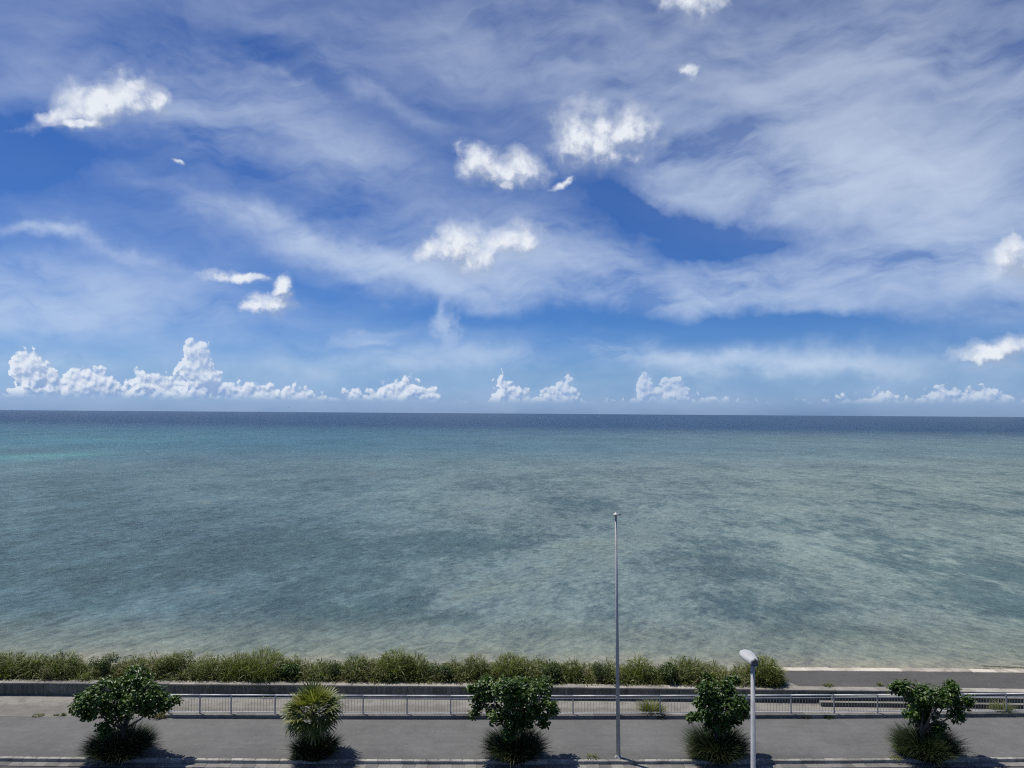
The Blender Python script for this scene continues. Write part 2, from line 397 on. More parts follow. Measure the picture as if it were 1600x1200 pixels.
M_reed2 = leafy('dry_grass', (0.13, 0.115, 0.055), (0.28, 0.24, 0.13), 0.7, 0.25, (0.42, 0.37, 0.24))
M_reed3 = leafy('fresh_grass', (0.095, 0.125, 0.022), (0.20, 0.225, 0.05), 0.55, 0.3, (0.38, 0.39, 0.17))
M_bush = leafy('bush_leaf', (0.050, 0.085, 0.018), (0.11, 0.155, 0.04), 0.5, 0.2)
M_weed = leafy('weed_leaf', (0.11, 0.14, 0.03), (0.22, 0.23, 0.07), 0.6, 0.25, (0.33, 0.30, 0.16))
M_red = leafy('rusty_leaf', (0.14, 0.07, 0.035), (0.22, 0.12, 0.06), 0.6, 0.2)

# ------------------------------------------------------------------ sea
m, b, p = mat('shallow_sea'); M_sea = m
nt = m.node_tree; X, Y, Z = sep(p)
SEA = -1.0
def gauss(px, py, rx, ry, ang=0):
    "a patch of seabed: centre and radii in metres, found from where it shows in the photograph"
    c = G(px, py, SEA); e1 = G(px + rx, py + rx * math.tan(R(ang)), SEA) - c; e2 = G(px, py - ry, SEA) - G(px, py + ry, SEA); e2 *= 0.5
    Mi = Matrix(((e1.x, e2.x), (e1.y, e2.y))).inverted()
    q = vm('SUBTRACT', p, (c.x, c.y, 0))
    u = vm('DOT_PRODUCT', q, (Mi[0][0], Mi[0][1], 0)); v = vm('DOT_PRODUCT', q, (Mi[1][0], Mi[1][1], 0))
    return V._b(math.e, (u * u + v * v) * -1.0, 'POWER')
wob = vm('MULTIPLY', vm('SUBTRACT', noise(p, 0.012, 5, 0.6, color=True), (.5, .5, .5)), (60, 60, 0))
n_big = noise(vm('ADD', p, wob), 0.012, 6, 0.6)
n_mid = noise(vm('ADD', vm('MULTIPLY', p, (1, .6, 1)), vm('MULTIPLY', wob, (.2, .2, 0))), 0.06, 9, 0.68)
n_sm = noise(vm('MULTIPLY', p, (1, .45, 1)), 0.40, 7, 0.74)
yw = Y + (n_big - 0.5) * 120.0 + X * 0.08
# seabed depth tone: sand near the shore, reef flat, drop off
left = X.ss(-60, 60, 1.0, 0.0, 'LINEAR')
flat_r = (0.160, 0.205, 0.182); flat_l = (0.080, 0.136, 0.152)
flat = mix((X / (Y + 30.0) + (n_big - 0.5) * 0.5).ss(-0.45, 0.35), flat_l, flat_r)
dark = (0.044, 0.080, 0.080)
pd = (n_mid - 0.5) * 4.0 + (n_sm - 0.5) * 4.2
for px, py, rx, ry, w, a in [(600, 960, 190, 26, 1.0, 0), (420, 850, 230, 40, .65, -8), (700, 850, 200, 22, .7, -6), (560, 900, 200, 30, .5, -6), (1200, 950, 220, 20, .75, 5), (1300, 990, 150, 12, .8, 3), (940, 985, 120, 14, .5, 0), (1450, 890, 260, 40, .55, 6), (1130, 870, 180, 26, .45, 0),
                      (900, 750, 110, 14, .6, 0), (870, 790, 110, 15, .5, -5), (1090, 720, 70, 6, .6, 12), (200, 900, 220, 40, .45, 0), (60, 800, 200, 50, .35, 0), (700, 965, 70, 12, .6, 0), (1560, 950, 140, 40, .5, 0)]:
    pd = pd + gauss(px, py, rx, ry, a) * w
for px, py, rx, ry, w, a in [(850, 900, 120, 34, .6, -20), (450, 890, 130, 16, .7, -12), (340, 925, 90, 12, .6, -8), (700, 945, 60, 22, .45, -20), (1400, 965, 90, 12, .9, 0), (960, 840, 130, 26, .4, -12), (820, 960, 70, 20, .6, -10), (1110, 980, 110, 16, .5, 0), (50, 925, 50, 8, .6, 0), (750, 800, 160, 20, .3, 0)]:
    pd = pd - gauss(px, py, rx, ry, a) * w
patch = pd.ss(-0.35, 0.95)
pk = (Y * -1.0 + 330.0).ss(0, 200, 0.42, 0.88)
col = mix(patch * pk, flat, dark)
col = mix(((0.0 - pd).ss(0.15, 1.2)) * 0.5, col, (0.150, 0.185, 0.145))
# sand band by the shore
sh = (Y + (n_mid - 0.5) * 7.0 + (n_sm - 0.5) * 5.0)
col = mix(sh.ss(72, 57) * 0.75, col, (0.155, 0.172, 0.125))
col = mix(sh.ss(59.5, 53.0) * 0.95, col, (0.260, 0.235, 0.165))
# turquoise sand channel, reef edge and open sea
tq = gauss(60, 713, 125, 5, -2) * 0.9 + gauss(120, 688, 260, 10, -2) * 0.25
teal = (0.042, 0.112, 0.150); deep = (0.013, 0.045, 0.095)
col = mix(yw.ss(210, 430) * X.ss(-250, 260, 1.0, 0.45), col, teal)
col = mix((yw + X * 0.15 + (n_mid - .5) * 120).ss(480, 1150), col, deep)
col = mix((tq * (0.6 + n_mid * 0.8)).clamp(), col, (0.085, 0.21, 0.215))
# surface: swell, wind waves, ripples; grain direction turns slowly along the bay
def train(deg, along, across, seed, det, ro):
    a = R(deg); c_, s_ = math.cos(a), math.sin(a)
    return noise(comb((X * c_ + Y * s_) * along, (Y * c_ - X * s_) * across, seed), 1.0, det, ro, 0.35)
side = (X / (Y + 20.0) + (n_big - 0.5) * 0.8).ss(0.05, 0.55)
tA = train(62, 0.70, 1.35, 0.0, 4, 0.66); tB = train(-48, 0.70, 1.35, 5.0, 4, 0.66)
r1 = tA * (1.0 - side * 0.75) * 0.75 + tB * (0.25 + side * 0.75) * 0.75
r1 = r1 + 0.5 - (1.0 - side * 0.75) * 0.375 - (0.25 + side * 0.75) * 0.375
r2 = train(50, 0.15, 0.28, 3.0, 6, 0.72)
r3 = noise(comb(X * 0.030, Y * 0.014, 7.0), 1.0, 9, 0.74)
r4 = train(20, 2.4, 3.6, 7.0, 3, 0.65)
hgt = r1 * 0.85 + r2 * 1.3 + r4 * 0.14
bn = nt.nodes.new('ShaderNodeBump'); bn.inputs['Strength'].default_value = 1.0; bn.inputs['Distance'].default_value = 1.0
link(bn.inputs['Height'], hgt)
# light and dark of the ripples painted into the diffuse colour
rip = (r1 - 0.5) * 2.6 + (r4 - 0.5) * 1.1 + (r2 - 0.5) * 1.2 + (r3 - 0.5) * 1.5
col = mix(1.0, col, comb(1.0 + rip * 1.0, 1.0 + rip * 0.95, 1.0 + rip * 0.85), 'MULTIPLY')
nt.nodes.remove(b)
dif = nt.nodes.new('ShaderNodeBsdfDiffuse'); link(dif.inputs[0], col)
glo = nt.nodes.new('ShaderNodeBsdfGlossy'); glo.inputs['Roughness'].default_value = 0.20
link(glo.inputs[0], (0.92, 0.96, 1.0)); nt.links.new(bn.outputs[0], glo.inputs['Normal'])
fr = nt.nodes.new('ShaderNodeFresnel'); fr.inputs[0].default_value = 1.33; nt.links.new(bn.outputs[0], fr.inputs['Normal'])
ff = V(fr.outputs[0]).min(0.30) * 0.85
ms = nt.nodes.new('ShaderNodeMixShader'); link(ms.inputs[0], ff)
nt.links.new(dif.outputs[0], ms.inputs[1]); nt.links.new(glo.outputs[0], ms.inputs[2])
nt.links.new(ms.outputs[0], nt.nodes['Material Output'].inputs[0])

mb = MB()
ys = [47.0, 60, 80, 120, 200, 400, 900, 2500, 8000, 30000, 120000]
for i in range(len(ys) - 1):
    ww = 120000
    mb.sheet([(x, ys[i], SEA) for x in (-ww, -600, 0, 600, ww)], [(x, ys[i + 1], SEA) for x in (-ww, -600, 0, 600, ww)])
props(mb.build('sea', M_sea), kind='structure')

# ------------------------------------------------------------------ ground lines (plan curves along the shore)
def line_y(samples, z):
    "samples of (photo x, pixels below the horizon) -> function giving distance Y at world X"
    pts = [G(px, HY(px) + rel, z) for px, rel in samples]
    xs = np.array([q.x for q in pts]); yy = np.array([q.y for q in pts])
    return np.poly1d(np.polyfit(xs, yy, 2))
kerb_y = line_y([(0, 544.3), (140, 544.4), (567, 544.7), (960, 542.2), (1300, 538.5), (1600, 534)], 0)
rail_y = line_y([(0, 479.2), (250, 479.4), (430, 479.2), (900, 476.2), (1240, 473.2), (1600, 467.7)], 0)
wall_y = line_y([(0, 426), (400, 427), (700, 426.4), (1000, 427.4), (1240, 428.6), (1600, 430.5)], 0.75)
sea_y = line_y([(1225, 398.5), (1400, 398.6), (1600, 399.2)], 0.75)
XL, XR = -48, 48
def strip(name, mt, ya, yb, za, zb, x0=XL, x1=XR, n=48, kind='structure'):
    xs = np.linspace(x0, x1, n + 1)
    mb = MB().sheet([(x, ya(x), za) for x in xs], [(x, yb(x), zb) for x in xs])
    return props(mb.build(name, mt), kind=kind)
off_ = lambda f, d: (lambda x: f(x) + d)
con = lambda c: (lambda x: c)
KW = 0.22; GZ = -0.16
strip('promenade', M_prom, off_(kerb_y, KW), off_(rail_y, 0.05), 0, 0)
strip('path', M_path, off_(rail_y, 0.05), off_(wall_y, 0.1), 0.004, 0.004)
strip('road', M_road, con(28.9), off_(kerb_y, -0.50), GZ, GZ)
strip('near_pavement', M_prom, con(-30), con(28.75), -0.03, -0.03)
strip('ground', M_soil, con(-90), con(46.6), -0.6, -0.6, -400, 400)
strip('seabed', M_sand, con(57), con(320), -1.25, -3.0, -400, 400)
for i, x in enumerate(np.arange(-46, 46, 6.0)):
    pass
mb = MB()
for x in np.arange(-46, 46, 9.0): mb.sheet([(x, 32.9, GZ + .004), (x + 5, 32.9, GZ + .004)], [(x, 33.05, GZ + .004), (x + 5, 33.05, GZ + .004)])
props(mb.build('road_marking', M_paint), kind='structure')
# bank behind the wall with the beach beyond; the concrete apron takes over on the right
XA = 16.2
rows = [(0.62, 0.70), (2.0, 0.62), (3.2, 0.30), (4.6, -0.20), (6.6, -0.78), (8.6, -1.10), (18, -2.2)]
for (a, za), (b_, zb), nm, mt in [(rows[0], rows[1], 'bank', M_soil), (rows[1], rows[2], 'bank_foot', M_soil)]:
    strip(nm, mt, off_(wall_y, a), off_(wall_y, b_), za, zb, XL, XA)
mb = MB(); xs = np.linspace(XL, XA + 30, 60)
for (a, za), (b_, zb) in zip(rows[2:-1], rows[3:]):
    mb.sheet([(x, wall_y(x) + a, za - (0.9 if x > XA + .3 else 0)) for x in xs], [(x, wall_y(x) + b_, zb) for x in xs])
props(mb.build('beach', M_sand, smooth=True), kind='structure')

# ------------------------------------------------------------------ kerb and gutter: every stone its own piece
def oriented(parent, name, me, x, y, slope, z=0.0):
    o = link_mesh(name, me, parent); o.location = (x, y, z); o.rotation_euler.z = math.atan(slope); return o
kerb = props(empty('kerb', (0, float(kerb_y(0)), GZ)), kind='structure')
ks = [MB().chbox(-0.296, 0.296, 0, KW, -0.3 + d * 0, 0.0 + d, 0.015 + 0.006 * k).mesh('kerbstone', M_kerb) for k, d in enumerate((0.004, 0.0, 0.007))]
gs = [MB().chbox(-0.297, 0.297, -0.44, -0.004, -0.12, 0.006 * k + 0.002, 0.008).mesh('gutter_slab', M_gut) for k in range(2)]
gutter = props(empty('gutter', (0, float(kerb_y(0)) - 0.3, GZ)), kind='structure')
dk = kerb_y.deriv()
x = -29.0; i = 0
while x < 29.0:
    o = oriented(kerb, 'kerbstone', ks[random.randrange(3)], x, kerb_y(x) - kerb.location.y + random.uniform(-.004, .004), dk(x), -GZ)
    o2 = oriented(gutter, 'gutter_slab', gs[i % 2], x + 0.1, kerb_y(x) - gutter.location.y, dk(x), random.uniform(0, .006))
    x += 0.6; i += 1
# pavement edge blocks on the near side of the road
nk = props(empty('near_kerb', (0, 28.75, GZ)), kind='structure')
nkm = MB().chbox(-0.296, 0.296, 0, 0.15, -0.1, 0.14, 0.015).mesh('kerbstone', M_kerb)
for k in range(70): o = link_mesh('kerbstone', nkm, nk); o.location = (-21 + 0.6 * k, 0, 0)

# ------------------------------------------------------------------ low sea wall
wall = empty('sea_wall', (0, float(wall_y(0)), 0), 'low stained concrete sea wall with a pale coping behind the railing', 'wall')
yb0 = wall.location.y; dw = wall_y.deriv()
x = XL
while x < XR:
    L = 5.0; o = oriented(wall, 'wall_panel', MB().box(-L / 2 + .012, L / 2 - .012, 0.03, 0.45, -0.5, 0.66).mesh('wall_panel', M_wall), x + L / 2, wall_y(x + L / 2) - yb0, dw(x + L / 2)); x += L
x = XL; copm = MB().chbox(-1.244, 1.244, 0.0, 0.62, 0.662, 0.75, 0.02).mesh('coping_block', M_cop)
while x < XR:
    oriented(wall, 'coping_block', copm, x + 1.25, wall_y(x + 1.25) - yb0 + random.uniform(-.01, .01), dw(x + 1.25), random.uniform(-.006, .004)); x += 2.5
# two broad steps up to the apron at the right
steps = empty('concrete_steps', (22, float(wall_y(22)), 0), 'two long concrete steps behind the railing at the right end', 'steps')
for k, (d0, z1) in enumerate(((-0.62, 0.25), (-0.31, 0.50))):
    xa, xb = 18.3 + 0.8 * k, XR; n = 12; xs = np.linspace(xa, xb, n); f = lambda x: wall_y(x) - steps.location.y; X0 = 22
    v0 = [(x - X0, f(x) + d0, 0.0) for x in xs]; v1 = [(x - X0, f(x) + d0, z1) for x in xs]; v2 = [(x - X0, f(x) + (d0 + 0.31 if k == 0 else 0.028), z1) for x in xs]
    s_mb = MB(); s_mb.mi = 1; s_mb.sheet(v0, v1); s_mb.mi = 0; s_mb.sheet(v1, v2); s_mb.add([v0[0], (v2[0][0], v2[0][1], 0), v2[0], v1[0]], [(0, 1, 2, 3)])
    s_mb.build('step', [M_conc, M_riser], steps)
# apron with whitened outer edge
apron = empty('concrete_apron', (24, 47, 0.7), 'flat grey concrete apron with a whitened outer edge beside the water', 'quay')
xs = np.linspace(XA, XR, 30)
def rel(x, y, z): return (x - 24, y - 47, z - 0.7)
A0 = [rel(x, wall_y(x) + 0.625, 0.742) for x in xs]; A1 = [rel(x, sea_y(x) - 0.05, 0.73) for x in xs]
joints = [16.6, 25.2, 33.4, 41.0, 48.0]
for j in range(4):
    a, b_ = joints[j] + .02, joints[j + 1] - .02; q = np.linspace(a, b_, 8)
    sk = lambda x, t: x - (1 - t) * 0.9 * (1 if j < 9 else 0)
    near = [rel(x + 0.9 * (0 if x == 0 else 1) * 1.0, wall_y(x) + 0.635, 0.735) for x in q]; far = [rel(x - 0.5, sea_y(x) - 0.01, 0.73) for x in q]
    near_b = [(v[0], v[1], v[2] - .2) for v in near]; far_b = [(v[0], v[1], v[2] - .2) for v in far]
    s_mb = MB().sheet(near, far); s_mb.sheet(near_b, near); s_mb.add([near[0], far[0], far_b[0], near_b[0]], [(0, 1, 2, 3)]); s_mb.add([near[-1], far[-1], far_b[-1], near_b[-1]], [(3, 2, 1, 0)])
    s_mb.build('slab', M_slab, apron)
mbj = MB().sheet([rel(x, wall_y(x) + 0.63, 0.722) for x in xs], [rel(x, sea_y(x), 0.722) for x in xs]); mbj.build('joint_bed', M_conc, apron)
x = XA
while x < XR:
    L = 1.5; m_ = MB().chbox(-L / 2 + .006, L / 2 - .006, 0, 0.62, -1.9, 0.05, 0.03)
    o = oriented(apron, 'edge_block', m_.mesh('edge_block', M_white), x + L / 2 - 24, sea_y(x + L / 2) - 47 + 0.0, sea_y.deriv()(x), random.uniform(-.015, .015)); x += L
# side face of the apron toward the bank
MB().box(XA - 24 - .25, XA - 24 - .01, wall_y(XA) + .63 - 47, sea_y(XA) + .6 - 47, -1.9, 0.035).build('edge_kerb', M_cop, apron)

# ------------------------------------------------------------------ railing on its plinth
rail = empty('railing', (0, float(rail_y(0)), 0), 'long grey metal railing with vertical bars on a low concrete plinth', 'railing')
ry0 = rail.location.y; dr = rail_y.deriv()
x_start = G(262, 1117, 0.18).x
post_px = [265, 313.5, 362, 430.5, 499, 567.5, 636, 704, 772, 827, 895.5, 964, 1032.5, 1101.5, 1171, 1240.5, 1309.5, 1379.5, 1449, 1519.5, 1589, 1659, 1729]
PZ = 0.18; PW = 0.34
pxs = [G(q, HY(q) + 471, PZ).x for q in post_px]
def RY(x): return rail_y(x) - ry0
xs = list(np.arange(x_start - .2, XR, 4.0)) + [XR]
for a, b_ in zip(xs[:-1], xs[1:]):
    c = (a + b_) / 2; L = b_ - a
    oriented(rail, 'plinth_block', MB().chbox(-L / 2 + .005, L / 2 - .005, 0, PW, -0.1, PZ, 0.015).mesh('plinth_block', M_conc), c, RY(c), dr(c))
postm = MB(); postm.chbox(-0.035, 0.035, -0.03, 0.03, PZ, PZ + 1.0, 0.008); postm.box(-0.07, 0.07, -0.06, 0.06, PZ - .001, PZ + 0.012)
postm = postm.mesh('post', M_post)
for q in pxs: oriented(rail, 'post', postm, q, RY(q) + PW * .5, dr(q))
balm = MB().box(-0.0065, 0.0065, -0.0065, 0.0065, PZ + 0.115, PZ + 0.865).mesh('baluster', M_bal)
nb = 0; extra = MB()
for a, b_ in zip(pxs[:-1], pxs[1:]):
    c = (a + b_) / 2; L = b_ - a; sl = dr(c)
    oriented(rail, 'top_rail', MB().tube([(-L / 2, 0, PZ + 1.03), (L / 2, 0, PZ + 1.03)], 0.036, 10).mesh('top_rail', M_rail, True), c, RY(c) + PW * .5, sl)
    oriented(rail, 'upper_rail', MB().box(-L / 2 + .035, L / 2 - .035, -0.018, 0.018, PZ + 0.865, PZ + 0.90).mesh('upper_rail', M_rail), c, RY(c) + PW * .5, sl)
    oriented(rail, 'lower_rail', MB().box(-L / 2 + .035, L / 2 - .035, -0.02, 0.02, PZ + 0.075, PZ + 0.115).mesh('lower_rail', M_rail), c, RY(c) + PW * .5, sl)
    n = max(3, int(round(L / 0.165)))
    for k in range(1, n):
        x = a + L * k / n
        if x < 29.5 and nb < 300: oriented(rail, 'baluster', balm, x, RY(x) + PW * .5, sl); nb += 1
        else: extra.box(x - .008, x + .008, RY(x) + PW * .5 - .008, RY(x) + PW * .5 + .008, PZ + .115, PZ + .865)
if extra.v: props(extra.build('baluster', M_bal, rail), kind='stuff')

# ------------------------------------------------------------------ the two poles
pb = G(966.3, 1183.3, 0.0); ptop_z = H - (803 - HY(962)) / F * pb.y
pole = empty('bare_pole', pb, 'tall thin bare grey pole with a small disc cap, standing on the promenade edge', 'pole')
lean = -0.0125 * (ptop_z)
zt = ptop_z
MB().tube([(0, 0, 0), (lean * .5, 0, zt * .5), (lean, 0, zt)], [0.105, 0.080, 0.052], 20).build('shaft', M_pole, pole, True)
MB().tube([(0, 0, 0), (0, 0, 0.03)], 0.19, 20).build('base_plate', M_post, pole)
MB().tube([(0, 0, 0.03), (0, 0, 0.10)], [0.135, 0.118], 20).build('base_collar', M_pole, pole, True)
MB().tube([(lean * .24, 0, zt * .243), (lean * .24, 0, zt * .249)], 0.102, 20).build('band', M_post, pole)
MB().box(-0.045, 0.045, -0.118, -0.09, 0.55, 0.95).build('hatch', M_post, pole)
capm = MB(); prof_ = [(-.10, .055), (-.045, .10), (-.01, .165), (.02, .16), (.06, .085), (.10, .03), (.12, .004)]
capm.tube([(lean, 0, zt + a) for a, _ in prof_], [r_ for _, r_ in prof_], 20); capm.build('cap', M_lamp, pole, True)
MB().tube([(lean + .14, 0, zt + .0), (lean + .27, 0, zt + .012)], 0.028, 8).build('bracket', M_dark, pole)
for a in range(4): MB().tube([(0.15 * math.cos(a * 1.571 + .78), 0.15 * math.sin(a * 1.571 + .78), .03), (0.15 * math.cos(a * 1.571 + .78), 0.15 * math.sin(a * 1.571 + .78), .07)], 0.018, 6).build('bolt', M_dark, pole)

LD = 28.1; lt = W(1175.3, 1037, LD)
lamp = empty('street_lamp', (lt.x + .02, LD, -0.03), 'grey street lamp with a pale cobra shaped head, nearest the camera', 'street lamp')
lz = lt.z + 0.03
MB().tube([(0, 0, 0), (0, 0, 0.5), (0, 0, 0.55), (0, 0, lz)], [0.125, 0.118, 0.108, 0.074], 24).build('shaft', M_pole, lamp, True)
MB().tube([(0, 0, 0), (0, 0, 0.03)], 0.2, 20).build('base_plate', M_post, lamp)
MB().tube([(0, 0, lz - .07), (0, 0, lz + .06)], [0.086, 0.095], 20).build('collar', M_pole, lamp, True)
# head: lofted shell pointing out over the road side away from the camera
LH = 1.02; tilt = R(7); head = MB(); ns = 13; nc = 20; rings = []
for i in range(ns):
    t = i / (ns - 1)
    w = 0.135 + 0.12 * math.sin(min(1, t / .62) * math.pi / 2) if t < .62 else 0.255 * math.sqrt(max(0.0, 1 - ((t - .62) / .385) ** 2 * .93))
    h = 0.17 * (1 - t) + 0.09 * t; h *= (1 if t < .85 else math.sqrt(max(.02, 1 - ((t - .85) / .155) ** 2)))
    r_ = []
    for k in range(nc):
        a = 2 * math.pi * k / nc; cx = math.cos(a); sz = math.sin(a)
        zz = h * (abs(sz) ** .8) * (1 if sz > 0 else -0.42)
        if sz > 0: zz += 0.018 * math.exp(-((cx) / .16) ** 2) * (1 - t) * 2.2 - 0.012 * math.exp(-((abs(cx) - .42) / .13) ** 2)
        r_.append((w * math.copysign(abs(cx) ** .85, cx), -0.16 + LH * t, zz))
    rings.append(r_)
vs = [v for r_ in rings for v in r_]; fs = []
for i in range(ns - 1):
    for k in range(nc): q = (k + 1) % nc; fs.append((i * nc + k, i * nc + q, i * nc + nc + q, i * nc + nc + k))
fs.append(tuple((ns - 1) * nc + k for k in range(nc)))
head.add(vs, fs)
ho = head.build('lamp_head', M_lamp, lamp, True); ho.location = (0, 0, lz + .06); ho.rotation_euler = (tilt, 0, R(3)); ho.scale = (1.12, 1.10, 1.12)
for k_, (xa_, xb_, ya_, yb_) in enumerate([(0, 0, -.15, .42), (-.07, -.11, -.15, .55), (.07, .11, -.15, .55)]):
    MB().tube([(xa_, ya_, .172 - abs(xa_) * .55), ((xa_ + xb_) / 2, (ya_ + yb_) / 2, .158 - abs(xa_) * .6), (xb_, yb_, .125 - abs(xb_) * .35)], [.020, .022, .006], 8).build('rib', M_lamp, ho, True)
bt = MB(); a0 = [(x * .96, -0.17, z * .96) for x, y, z in rings[0]]; a1 = [(x * .86, -0.20, z * .86) for x, y, z in rings[0]]
bt.add(a0 + a1 + [(x, y + .015, z) for x, y, z in rings[0]], [(k, nc + k, nc + (k + 1) % nc, (k + 1) % nc) for k in range(nc)] + [tuple(nc + k for k in range(nc))] + [(k, (k + 1) % nc, 2 * nc + (k + 1) % nc, 2 * nc + k) for k in range(nc)])
bt.build('end_cap', M_dark, ho, True)  # dark colour stands in for shade on the end facing the camera
ln = MB(); ln.box(-0.16, 0.16, 0.22, 0.72, -0.075, -0.045); ln.build('lens', M_glass, ho)

# ------------------------------------------------------------------ plants
def blades(base, out, lean_, L, w, droop, seg=3, twist=0.6):
    "base Nx3, out Nx2 unit, lean_ N (rad from vertical), L N, w N, droop N -> verts, quads"
    N = len(base); o3 = np.concatenate([out, np.zeros((N, 1))], 1)
    d = o3 * np.sin(lean_)[:, None] + np.array([0, 0, 1.0]) * np.cos(lean_)[:, None]
    side = np.stack([-out[:, 1], out[:, 0], np.zeros(N)], 1)
    tw = rng.normal(0, twist, N)[:, None]
    side = side * np.cos(tw) + d * 0 + np.cross(d, side) * np.sin(tw)
    V_ = np.zeros((N, (seg + 1) * 2, 3))
    for s in range(seg + 1):
        t = s / seg
        p_ = base + d * (L * t)[:, None] + (o3 * 0.35 - np.array([0, 0, 1.0])) * (droop * L * t * t)[:, None]
        ww = (w * (1 - t ** 1.6) * (0.55 + 1.1 * t if t < .4 else 1.0) + 0.001)[:, None] * 0.5
        V_[:, 2 * s] = p_ - side * ww; V_[:, 2 * s + 1] = p_ + side * ww
    q = np.array([[2 * s, 2 * s + 1, 2 * s + 3, 2 * s + 2] for s in range(seg)])
    Q = (q[None] + (np.arange(N) * (seg + 1) * 2)[:, None, None]).reshape(-1, 4)
    return V_.reshape(-1, 3), Q
def mound(n, rx, ry, Lr, w, spread=1.0, droop=.45):
    "blades of a rounded tuft about the origin"
    a = rng.uniform(0, 2 * np.pi, n); r = np.sqrt(rng.uniform(0, 1, n))
    base = np.stack([np.cos(a) * r * rx, np.sin(a) * r * ry, np.zeros(n)], 1)
    a2 = a + rng.normal(0, .5, n); out = np.stack([np.cos(a2), np.sin(a2)], 1)
    L = rng.uniform(*Lr, n) * (1 - .25 * r)
    return blades(base, out, rng.uniform(.05, .35, n) + r * .75 * spread, L, w * rng.uniform(.6, 1.3, n), droop * rng.uniform(.4, 1.3, n))
def leafy_tuft(n, rx, ry, h, w):
    a = rng.uniform(0, 2 * np.pi, n); r = np.sqrt(rng.uniform(0, 1, n)); t = rng.uniform(0, 1, n) ** .7
    dome = h * np.sqrt(np.maximum(0.05, 1 - (r * .92) ** 2))
    base = np.stack([np.cos(a) * r * rx, np.sin(a) * r * ry, np.maximum(0.02, dome * t - .18)], 1)
    a2 = a + rng.normal(0, .9, n); out = np.stack([np.cos(a2), np.sin(a2)], 1)
    return blades(base, out, rng.uniform(.15, .9, n), rng.uniform(.22, .52, n) * (.6 + .5 * h), w * rng.uniform(.6, 1.3, n), rng.uniform(.25, .9, n), 3)
def join(parts):
    vs, qs, n = [], [], 0
    for v, q in parts: vs.append(v); qs.append(q + n); n += len(v)
    return np.concatenate(vs), np.concatenate(qs)
def leaves(pos, nrm, size, asp=0.62, fold=0.25):
    "broad leaves: 6 verts, two quads, each folded on the midrib"
    N = len(pos); r = rng.normal(size=(N, 3)); ax = r - nrm * (r * nrm).sum(1)[:, None]; ax /= np.linalg.norm(ax, axis=1)[:, None]
    sd = np.cross(nrm, ax); s = size[:, None]
    up_ = nrm * s * fold * .5
    v = np.stack([pos, pos + ax * s * .35 + sd * s * asp * .5 + up_, pos + ax * s * .75 + sd * s * asp * .42 + up_, pos + ax * s - nrm * s * .12,
                  pos + ax * s * .75 - sd * s * asp * .42 + up_, pos + ax * s * .35 - sd * s * asp * .5 + up_], 1)
    q = np.array([[0, 1, 2, 3], [0, 3, 4, 5]])
    return v.reshape(-1, 3), (q[None] + (np.arange(N) * 6)[:, None, None]).reshape(-1, 4)

TD = 37.95
def tree(px_base, lobes, label, seed, lean_x=0):
    g = np.random.default_rng(seed); rr = random.Random(seed)
    base = W(px_base, HY(px_base) + 10, TD); bx = base.x
    Yt = float(kerb_y(bx)) + 0.55
    t = empty('broadleaf_tree', (bx, Yt, 0), label, 'tree', 'broadleaf trees planted along the kerb')
    sc = Yt / F; P = []; Nn = []; cs = []
    for (x, y, r) in lobes:
        c = W(x, y, Yt); c = Vector((c.x - bx, g.uniform(-.75, .75) * (1.3 - .4 * abs(c.x - bx)), c.z)); rad = r * sc
        cs.append((c, rad))
        rad = max(.10, rad * .95 - .10); nr = int(16 + 135 * rad * rad)
        d = g.normal(size=(nr, 3)); d[:, 2] += .35; d /= np.linalg.norm(d, axis=1)[:, None]
        rr_ = rad * g.uniform(.55, 1.08, nr) ** .8
        pc = np.array(c)[None] + d * rr_[:, None] * np.array([1, 1, .85])
        for k in range(7):           # a rosette of leaves at each twig end
            j = g.normal(0, .085, (nr, 3)); P.append(pc + j)
            nn = d * .5 + np.array([0, 0, .75]) + g.normal(0, .42, (nr, 3)); Nn.append(nn / np.linalg.norm(nn, axis=1)[:, None])
    P = np.concatenate(P); Nn = np.concatenate(Nn)
    v, q = leaves(P, Nn, g.uniform(.12, .23, len(P)))
    ztop = max(c.z for c, _ in cs); zlow = min(c.z for c, _ in cs)
    zf = max(1.0, zlow - .5) if px_base == 197 else 1.1
    MB().tube([(0, 0, -.05), (.03, .02, zf * .5), (lean_x * .3, 0, zf), (lean_x, .05, zf + .5)], [.14, .11, .095, .075], 10).build('trunk', M_bark, t, True)
    for c, rad in sorted(cs, key=lambda q_: -q_[1])[:9]:
        s0 = Vector((lean_x * .3, 0, zf + rr.uniform(-.25, .3))); mid = s0.lerp(c, .5) + Vector((0, 0, -.12 + rr.uniform(-.1, .1)))
        MB().tube([s0, mid, c, c + (c - mid) * .5], [.06, .042, .028, .01], 7).build('limb', M_bark, t, True)
    link_mesh('crown', np_mesh('crown', v, q, M_leaf), t)
    return t
tree(197, [(152, 1096, 26), (133, 1100, 17), (172, 1076, 27), (206, 1066, 25), (236, 1078, 25), (168, 1110, 20), (215, 1098, 27), (246, 1096, 19), (262, 1099, 13), (274, 1096, 7), (188, 1113, 18), (142, 1115, 12), (176, 1127, 12), (228, 1110, 15), (195, 1085, 26), (125, 1091, 8), (222, 1057, 10)],
     'broad flat topped leafy tree at the left, its grass mound widest of all', 3, .05)
tree(806, [(762, 1082, 24), (748, 1100, 16), (790, 1072, 23), (826, 1072, 22), (850, 1080, 18), (856, 1100, 15), (815, 1098, 30), (775, 1112, 19), (840, 1116, 20), (864, 1115, 8), (851, 1130, 7), (742, 1112, 8), (792, 1122, 16), (738, 1076, 7), (805, 1085, 30), (812, 1124, 18), (798, 1136, 13), (822, 1136, 12)],
     'dense round leafy tree just left of the bare pole', 5)
